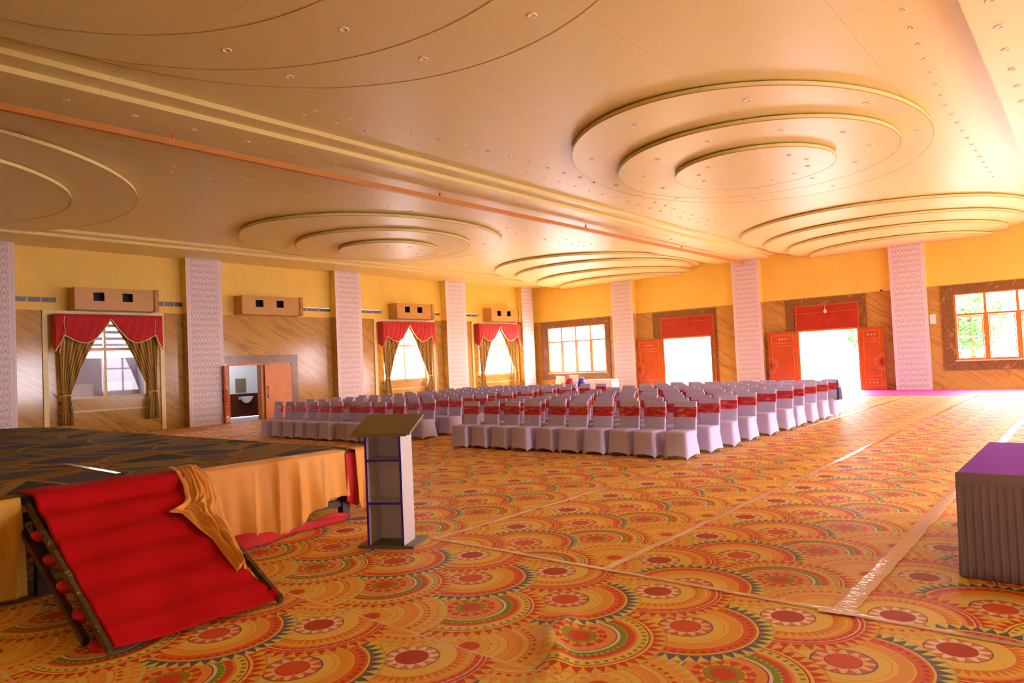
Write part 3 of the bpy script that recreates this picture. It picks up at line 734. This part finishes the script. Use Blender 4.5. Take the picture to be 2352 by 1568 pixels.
# dark shoe-like clamp near the stage leg
# red carpeted steps
S0=(-6.84,.80); S1=(-4.90,.03)
rp=empty('stage_steps',(-6.0,2.4,0)); tag(rp,'red carpeted steps leading up to the stage, lower left','steps')
def stepz(t):  # t 0 top..1 bottom ; softened treads under the carpet
    base=S0[1]+(S1[1]-S0[1])*t
    return base+.015*sin(t*2*pi*5.5+.6)*(1-.4*t)*(1 if t<.93 else .3)
def rf(u,v):
    tv=(v-.09)/.91; t=max(0,tv); x=S0[0]+(S1[0]-S0[0])*t if tv>0 else S0[0]-.34*(-tv/.0989); yl=1.86-.10*t; yr=3.12-.24*t+ (.10*max(0,(t-.86)/.14) )
    yr+= .02*sin(t*30)
    y=yl+(yr-yl)*u; k=min(1,t/.10); z=(SZ+.022)*(1-k)+(stepz(t+ .02*sin(u*3))+.022-.02*max(0,(u-.93)/.07))*k
    if tv<=0: z=SZ+.018+.004*sin(u*14)
    z+=.006*sin(u*11+t*8)
    if u>.97 and t>.95: z+=.03
    return (x+6.0,y-2.4,max(z,.012))
mb=MB(); mb.grid(rf,50,110); c=mb.build('step_carpet',M['ramp_carpet'],rp); solid(c,.012,-1)
# underside treads
for k in range(5):
    t=(k+.55)/5.6; x=S0[0]+(S1[0]-S0[0])*t; z=S0[1]+(S1[1]-S0[1])*t-.16
    mb=MB(); mb.box(x+6-.02,1.86-.1*t-2.4,z-.03,x+6+.25,3.05-.24*t-2.4,z); 
    mb.build('tread',M['dark_metal'],rp)
    mb=MB(); mb.grid(lambda u,v,x=x,z=z,t=t:(x+6.12+.10*sin(pi*v)*cos(2*pi*u)+.02*sin(u*12),1.835-.1*t-2.4-.05*cos(pi*v),z+.045*sin(pi*v)*sin(2*pi*u)-.01),16,9,0,True); mb.build('carpet_fold',M['red_cloth'],rp)
def stringer(ya,yb,dz=0):
    mb=MB(); a=Vector((S0[0]+6,ya-2.4,S0[1]-.05+dz)); b=Vector((S1[0]+6.03,yb-2.4,.035+max(dz,-.0)))
    d=b-a; n=Vector((-d.z,0,d.x)).normalized(); mb.obox((a+b)/2,d,(0,.032,0),n*.055); return mb
stringer(1.835,1.73,.02).build('stringer',M['worn'],rp)
stringer(3.13,2.93,-.01).build('stringer',M['worn'],rp)
mb=MB(); a_=Vector((-1.0,1.80-2.4,.62)); b_=Vector((.75,1.72-2.4,.035)); d=b_-a_; mb.obox((a_+b_)/2,d,(0,.04,0),Vector((-d.z,0,d.x)).normalized()*.05); mb.build('brace',M['dark_metal'],rp)
# bunched cloth sliding down the steps
PL=[(-7.10,3.08,.86),(-6.86,3.05,.845),(-6.60,3.00,.74),(-6.38,2.92,.65),(-6.22,2.80,.59),(-6.10,2.78,.55),(-5.92,2.80,.47),(-5.72,2.83,.39),(-5.50,2.81,.30),(-5.27,2.80,.20)]
PR=[(-6.98,3.30,.86),(-6.82,3.34,.80),(-6.62,3.34,.66),(-6.42,3.28,.55),(-6.25,3.20,.50),(-6.05,3.12,.46),(-5.85,3.06,.42),(-5.66,3.00,.35),(-5.46,2.95,.27),(-5.27,2.88,.20)]
def lerp(P_,t):
    t=t*(len(P_)-1); i=min(int(t),len(P_)-2); f=t-i; return [P_[i][k]*(1-f)+P_[i+1][k]*f for k in range(3)]
def bf(u,v):
    a=lerp(PL,v); b=lerp(PR,v); p=[a[k]*(1-u)+b[k]*u for k in range(3)]
    w=sin(pi*u)*min(1,v*5+.15); f=.020*sin(u*15+v*4+sin(v*9)*1.4)+.012*sin(u*31-v*7+1)+.007*sin(v*34+u*9)
    p[2]+=w*.045+f*(.15+w)+.022+.008*sin(u*60+v*6)*w; p[1]+=.4*f*w; p[1]-=.10*math.exp(-((v-.45)/.035)**2)*(1-u)**2
    return p
mb=MB(); mb.grid(bf,44,90); o=mb.build('bunched_cloth',M['orange']); solid(o,.006); tag(o,'crumpled orange cloth end fallen onto the right side of the red steps','cloth')
# ------------------------------------------------------------------ lectern
ld=empty('lectern',(-5.545,4.60,0),radians(27.5)); tag(ld,'white lectern with blue-edged open shelves and sloping olive top','lectern')
W=.19; D=.30; H=1.12
mb=MB(); mb.box(-.29,-.19,0,.29,.25,.03); mb.build('base_plate',M['base_grey'],ld)
yf=-.175
for sx in (-1,1):
    mb=MB(); mb.add([(sx*W,yf,.03),(sx*(W-.02),yf,.03),(sx*(W-.02),yf+D,.03),(sx*W,yf+D,.03),(sx*W,yf,H),(sx*(W-.02),yf,H),(sx*(W-.02),yf+D,H+.105),(sx*W,yf+D,H+.105)],[(0,1,2,3),(4,5,6,7),(0,1,5,4),(1,2,6,5),(2,3,7,6),(3,0,4,7)])
    sp=mb.build('side_panel',M['laminate_white'],ld)
    mb=MB(); mb.box(sx*(W+.001),yf-.004,.03,sx*(W-.021),yf-.0002,H-.002); e=mb.build('edge_band',M['laminate_blue'],sp); e['label']='blue edge band'
mb=MB(); mb.box(-W+.021,yf+D-.02,.03,W-.021,yf+D-.001,H+.09); mb.build('back_panel',M['laminate_white'],ld)
for z in (.43,.85):
    mb=MB(); mb.box(-W+.021,yf+.004,z,W-.021,yf+D-.021,z+.018); sh=mb.build('shelf',M['laminate_white'],ld)
    mb=MB(); mb.box(-W+.021,yf-.002,z-.002,W-.021,yf+.0035,z+.02); mb.build('edge_band',M['laminate_blue'],sh)
mb=MB(); vs=[(-.31,-.23,H+.0-.01),(.31,-.23,H-.01),(.31,.19,H+.145),(-.31,.19,H+.145)]
mb.add(vs+[(x,y,z+.022) for x,y,z in vs],[(0,3,2,1),(4,5,6,7),(0,1,5,4),(1,2,6,5),(2,3,7,6),(3,0,4,7)]); mb.build('sloping_top',M['board_olive'],ld)
mb=MB(); mb.box(-.28,-.245,H-.02,.28,-.231,H+.012); mb.build('front_lip',M['board_olive'],ld)

# ------------------------------------------------------------------ purple topped table
tb=empty('skirted_table',(-.88,6.24,0)); tag(tb,'table with purple top and pale pleated skirt at the right edge','table')
mb=MB(); mb.box(0,0,.765,1.3,2.0,.785); mb.build('tabletop',M['purple_top'],tb)
def tsk(y0,y1,x0,x1,nrm,n):
    def f(u,v):
        x=x0+(x1-x0)*u; y=y0+(y1-y0)*u; z=.78-.775*v
        p=.011*sin(u*n*2*pi)*min(1,v*3) 
        k=.02*v
        return (x+nrm[0]*(.008+p+k),y+nrm[1]*(.008+p+k),z)
    return f
mb=MB(); mb.grid(tsk(0,0,-.02,1.32,(0,-1),26),260,12); mb.grid(tsk(2.0,0,0,0,(-1,0),38),300,12); mb.grid(tsk(0,2.0,1.3,1.3,(1,0),30),200,8); mb.grid(tsk(2.,2.,1.3,0,(0,1),20),160,8)
o=mb.build('table_skirt',M['white_skirt'],tb); solid(o,.004)
mb=MB(); mb.box(-.015,-.022,.70,1.3,-.012,.785); mb.build('skirt_band',M['white_skirt'],tb)

# ------------------------------------------------------------------ banquet chairs
def chair_cover():
    mb=MB(); N=48
    def rect(t,hw,yf,yb,r=.05):
        # superellipse rectangle
        a=2*pi*t; c,s=cos(a),sin(a); e=.28
        x=hw*(abs(c)**e)*(1 if c>=0 else -1); q=(abs(s)**e)*(1 if s>=0 else -1)
        cy=(yf+yb)/2; hy=(yb-yf)/2
        return x,cy+hy*q
    lv=[(None,.245,-.265,.285),(.16,.235,-.250,.262),(.30,.222,-.238,.232),(.40,.218,-.238,.215),(.445,.222,-.243,.21),(.468,.215,-.235,.205),(.474,.16,-.17,.17),(.474,.02,-.02,.02)]
    def f(u,v):
        k=int(round(v*(len(lv)-1))); z,hw,yf,yb=lv[k]; x,y=rect(u,hw,yf,yb)
        if z is None:
            fx=abs(x)/hw; fy=abs(y-.01)/.275
            m=min(fx,fy); z=.010+.065*(1-m**2.4) 
        return (x,y,z)
    mb.grid(f,N,len(lv),0,True)
    # back: slab leaning slightly backwards
    bl=[(.40,.205,.17,.225),(.5,.205,.165,.222),(.65,.208,.18,.235),(.8,.212,.20,.252),(.945,.215,.222,.268),(.968,.21,.228,.262),(.970,.10,.24,.25)]
    def g(u,v):
        k=int(round(v*(len(bl)-1))); z,hw,yf,yb=bl[k]; x,y=rect(u,hw,yf,yb); return (x,y,z)
    mb.grid(g,28,len(bl),0,True)
    mb.add([(-.1,.24,.970),(.1,.24,.970),(.1,.25,.970),(-.1,.25,.970)],[(0,1,2,3)])
    return mb
def chair_sash():
    mb=MB()
    def g(u,v):
        z=.692+.172*v; a=2*pi*u; c,s=cos(a),sin(a); e=.28; hw=.216; x=hw*(abs(c)**e)*(1 if c>=0 else -1); q=(abs(s)**e)*(1 if s>=0 else -1)
        y0=.186+(z-.70)*.14; y1=.246+(z-.70)*.14
        w=.004*sin(u*50+v*9)
        return (x*(1.0),(y0+y1)/2+(y1-y0)/2*q*(1.12)+(w if q<0 else 0),z)
    mb.grid(g,40,7,0,True); return mb
def chair_knot():
    mb=MB()
    for s in (-1,1):
        mb.grid(lambda u,v,s=s:(s*(.02+.11*u),.285+.02*sin(u*3),.77+(v-.5)*(.05+.09*u)+.01*sin(u*9)),8,5)
        mb.grid(lambda u,v,s=s:(s*(.02+.04*u)+.02*(v-.5)*2,.28+.01*sin(u*4),.75-.28*u),8,4)
    return mb
def chair_leg(): 
    mb=MB(); mb.tube([(0,0,0),(0,0,.40)],.011,6); return mb
base=empty('banquet_chair'); 
cv=chair_cover().build('chair_cover',M['chair_fabric'],base); sa=chair_sash().build('sash',M['sash'],base); kn=chair_knot().build('sash_bow',M['sash'],sa); solid(kn,.004)
for sx,sy in ((-1,-1),(1,-1),(-1,1),(1,1)):
    l=chair_leg().build('leg',M['stud_white'],base); l.location=(sx*.188,-.20 if sy<0 else .20,0)
sash_mats=[M['sash']]
ORD=['first','second','third','fourth','fifth','sixth','seventh','eighth','ninth','tenth']
used=False
def chair(x,y,rz,label,group,legs):
    global used
    if not used: r=base; used=True
    else:
        r=base.copy(); COL.objects.link(r)
        for ch in PROTO:
            if ch.name.startswith('leg') and not legs: continue
            c=ch.copy(); COL.objects.link(c); c.parent=r
            for gg in ch.children:
                if not legs: continue
                d=gg.copy(); COL.objects.link(d); d.parent=c
    r.location=(x,y,0); r.rotation_euler=(0,0,rz); tag(r,label,'chair',group)
PROTO=list(base.children)
rowsR=[11.20,12.08,12.98,14.02,15.06,16.08,16.98,17.92,18.85,19.8]
for j in range(10):
    for i in range(10):
        x=-10.72+.562*i+R.uniform(-.03,.03); y=rowsR[j]+R.uniform(-.05,.05)-.012*(9-i)*2*.5
        if i==9: x=-5.66+R.uniform(-.03,.03)
        chair(x,y,radians(R.uniform(-4,4)+(8 if (i==9 and j in(2,)) else 0)),
          'white covered chair with red sash, %s row of right block, %s from left'%(ORD[j],ORD[i]),'chairs of the right block',j<2 or i>8)
for j in range(10):
    for i in range(10):
        x=-18.2+.575*i+R.uniform(-.03,.03); y=[10.86,11.95][j] if j<2 else 11.95+.98*(j-1)
        y+=R.uniform(-.05,.05)
        if i==0: x-=.1
        chair(x,y,radians(R.uniform(-4,4)),
          'white covered chair with red sash, %s row of left block, %s from left'%(ORD[j],ORD[i]),'chairs of the left block',j<2 or i>8)
# bag on last aisle chair
o=empty('shoulder_bag',(-5.37,19.72,.44),radians(5)); tag(o,'dark blue-grey bag hanging on the farthest aisle chair of the right block','bag')
mb=MB(); mb.grid(lambda u,v:(.02+.06*cos(2*pi*u)*(.9+.3*(1-v)),.15*sin(2*pi*u)*(.8+.25*(1-v)),.32*v),20,8,0,True); mb.add([(.02+.10*cos(2*pi*k/12)*.75,.18*sin(2*pi*k/12)*.7,0) for k in range(12)],[tuple(range(12))]); mb.build('bag_body',M['bag_dark'],o)
mb=MB(); mb.tube([(.02,-.12,.3),(-.02,-.08,.5),(-.03,.08,.5),(.02,.12,.3)],.012,6); mb.build('strap',M['bag_dark'],o)

# ------------------------------------------------------------------ back: table, plastic chairs, boards
tb=empty('skirted_table',(-19.45,30.1,0)); tag(tb,'white table with pleated skirt in front of the column beside the corner window','table')
mb=MB(); mb.box(-.75,-.35,.76,.75,.35,.785); mb.build('tabletop',M['plastic_white'],tb)
def ts2(x0,y0,x1,y1,nx_,ny_,n): 
    return lambda u,v:(x0+(x1-x0)*u+nx_*(.01+.02*sin(u*n*2*pi)*v+.02*v),y0+(y1-y0)*u+ny_*(.01+.02*sin(u*n*2*pi)*v+.02*v),.775-.77*v)
mb=MB(); mb.grid(ts2(-.75,-.35,.75,-.35,0,-1,22),220,6); mb.grid(ts2(.75,-.35,.75,.35,1,0,10),100,6); mb.grid(ts2(-.75,.35,-.75,-.35,-1,0,10),100,6)
o=mb.build('table_skirt',M['plastic_white'],tb); solid(o,.004)
def plastic_chair(x,y,rz,m,label,z=0):
    o=empty('plastic_chair',(x,y,z),rz); tag(o,label,'chair')
    mb=MB(); mb.box(-.24,-.24,.42,.24,.22,.45); mb.build('seat',m,o)
    def f(u,v):
        a=(u-.5)*2; w=.25-.02*v; zz=.45+.45*v-.05*a*a*v; return (w*a,.22+.07*v-.05*a*a,zz)
    mb=MB(); mb.grid(f,14,10); b=mb.build('backrest',m,o); solid(b,.012)
    mb=MB(); pts=[(.25*cos(t)*1.0*(1 if 1 else 1),.22+.07*sin(t)-.05*cos(t)**2,.45+.45*sin(t)**.5) for t in [pi*k/20 for k in range(21)]]
    mb.tube(pts,.014,6); mb.build('rim',M['plastic_white'],o)
    for sx in (-1,1):
        mb=MB(); mb.tube([(sx*.25,.2,.62),(sx*.27,0,.66),(sx*.26,-.22,.64),(sx*.25,-.23,.45)],.02,6); mb.build('armrest',m,o)
        for sy in (-1,1):
            mb=MB(); mb.tube([(sx*.27,sy*.24,0),(sx*.22,sy*.2,.43)],.02,6); mb.build('leg',m,o)
plastic_chair(-21.45,29.9,radians(8),M['plastic_red'],'red plastic chair left of the blue one by the back table')
plastic_chair(-20.72,29.9,radians(-4),M['plastic_blue'],'blue plastic chair against the white skirted table at the back')
def lean_board(x,y,w,h,tilt,label):
    o=empty('leaning_board',(x,y,0)); tag(o,label,'board'); o.rotation_euler=(radians(-8),radians(tilt),0)
    mb=MB(); mb.box(-w/2,-.01,.03,w/2,.01,h-.03); mb.build('panel',M['plastic_cream'],o)
    mb=MB(); 
    for q in ((-w/2-.02,0.0,w/2+.02,.04),(-w/2-.02,h-.04,w/2+.02,h),(-w/2-.02,.04,-w/2+.015,h-.04),(w/2-.015,.04,w/2+.02,h-.04)): mb.box(q[0],-.018,q[1],q[2],.018,q[3])
    mb.build('frame',M['plastic_white'],o)
lean_board(-22.45,30.4,.5,1.02,5,'cream board with white frame leaning below the corner window, left one')
lean_board(-21.55,30.5,.5,1.05,0,'cream board with white frame leaning right behind the red plastic chair')
# ------------------------------------------------------------------ outside
mb=MB(); mb.box(-60,-40,-.35,60,90,-.3); tag(mb.build('outdoor_ground',M['outdoor_ground']),'pale paved ground outside the doorways','ground')
mb=MB(); mb.box(-31.3,4,4.5,-25.9,18,4.7); mb.box(-31.3,3.7,-.3,-25.9,4.0,4.7); mb.box(-31,12.3,-.3,-25.9,12.5,4.5); tag(mb.build('shade_canopy',M['outdoor_grey']),'unseen flat canopy added to shade the passage outside the nearest left window','roof')  # canopy and end walls added to keep daylight off the passage
mb=MB(); mb.box(-31.3,4,-.3,-31,15.5,2.75); tag(mb.build('boundary_wall',M['outdoor_grey']),'grey wall outside the nearest left window','wall')
sh=empty('shed_roof',(-31,10.5,0)); tag(sh,'slatted shed roof seen through the nearest left window','roof')
for k in range(6):
    mb=MB(); mb.box(.4+.55*k-1,-5,3.0+.22*k,.55+.55*k-1,5,3.12+.22*k); mb.build('roof_slat',M['outdoor_grey'],sh)
for nm,y0,y1,z0,z1,lb in (('outdoor_unit',9.5,10.5,1.2,1.72,'pinkish white box unit on the grey wall, left pane of the nearest window'),('outdoor_unit',11.1,11.95,1.1,1.75,'bluish white box unit on the grey wall, right pane of the nearest window')):
    mb=MB(); mb.box(-30.999,y0,z0,-30.6,y1,z1); mb.box(-30.6,y0+.08,z0+.06,-30.58,y1-.08,z1-.06); tag(mb.build(nm,M['outdoor_unit']),lb,'air conditioner')
mb=MB(); mb.box(-22,38,-.3,-17.6,38.3,3.4); mb.box(-22,38.3,3.3,-17.4,41,3.45); tag(mb.build('outbuilding',M['outdoor_yellow']),'pale yellow building outside the left doorway','building')
def tree(x,y,h,r,label):
    rr=random.Random(int(x*10+y)); o=empty('tree',(x,y,-.3)); tag(o,label,'tree')
    mb=MB(); mb.tube([(0,0,0),(.1,.05,h*.4),(.0,.1,h*.8)],.14,8); mb.build('trunk',M['bark'],o)
    mb=MB()
    for _ in range(900):
        a=rr.uniform(0,2*pi); b=rr.uniform(-1,1); q=r*(rr.random()**.4); p=Vector((q*sqrt(1-b*b)*cos(a),q*sqrt(1-b*b)*sin(a),h*.72+q*b*.9))
        d=Vector((rr.uniform(-1,1),rr.uniform(-1,1),rr.uniform(-1,1))).normalized(); e=d.orthogonal().normalized(); s=rr.uniform(.12,.22)
        mb.add([p-d*s,p+e*s*.4,p+d*s,p-e*s*.4],[(0,1,2,3)])
    mb.build('foliage',M['leaf'],o)
for x,y,h,r,l in ((-4.9,41,4.4,1.6,'leafy tree outside the right window, leftmost'),(-1.3,41.5,4.6,1.7,'leafy tree outside the right window, behind its middle panes'),(2.4,42,4.6,1.8,'leafy tree outside the right window, at the photo edge'),(-10.2,45,4.2,1.4,'leafy tree outside the brightest doorway')):
    tree(x,y,h,r,l)

# ------------------------------------------------------------------ light
w=bpy.data.worlds.new('World'); SC.world=w; w.use_nodes=True; nt=w.node_tree; bg=nt.nodes['Background']
bg.inputs[0].default_value=(.94,.88,1.0,1); bg.inputs[1].default_value=9.0
def portal(c,sx,sy,rot):
    L=bpy.data.lights.new('daylight_portal','AREA'); L.shape='RECTANGLE'; L.size=sx; L.size_y=sy; L.cycles.is_portal=True
    o=bpy.data.objects.new('daylight_portal',L); COL.objects.link(o); o.location=c; o.rotation_euler=rot
for x0,x1,z0,z1 in BW+BD: portal(((x0+x1)/2,YB+.35,(z0+z1)/2),x1-x0,z1-z0,(radians(-90),0,0))
for y0,y1,z0,z1 in LW: portal((XL-.35,(y0+y1)/2,(z0+z1)/2),z1-z0,y1-y0,(0,radians(-90),0))
for x0,x1,z0,z1 in FW: portal(((x0+x1)/2,YF-.35,(z0+z1)/2),x1-x0,z1-z0,(radians(90),0,0))
for y0,y1,z0,z1 in RWN: portal((XR+.35,(y0+y1)/2,(z0+z1)/2),z1-z0,y1-y0,(0,radians(90),0))

# ------------------------------------------------------------------ camera
cam=bpy.data.cameras.new('camera'); co=bpy.data.objects.new('camera',cam); COL.objects.link(co); SC.camera=co
yaw,pitch,roll=radians(40.05),radians(1.87),radians(-2.54)
f=Vector((-sin(yaw)*cos(pitch),cos(yaw)*cos(pitch),sin(pitch))); r_=Vector((cos(yaw),sin(yaw),0)); u_=r_.cross(f)
rr=r_*cos(roll)+u_*sin(roll); uu=-r_*sin(roll)+u_*cos(roll)
m=Matrix((rr,uu,-f)).transposed().to_4x4(); m.translation=Vector((0,0,1.75)); co.matrix_world=m
cam.sensor_width=36; cam.lens=1605/2352*36; cam.clip_end=300
SC.view_settings.view_transform='Standard'; SC.view_settings.look='None'; SC.view_settings.exposure=1.85; SC.view_settings.gamma=1; SC.view_settings.use_curve_mapping=False
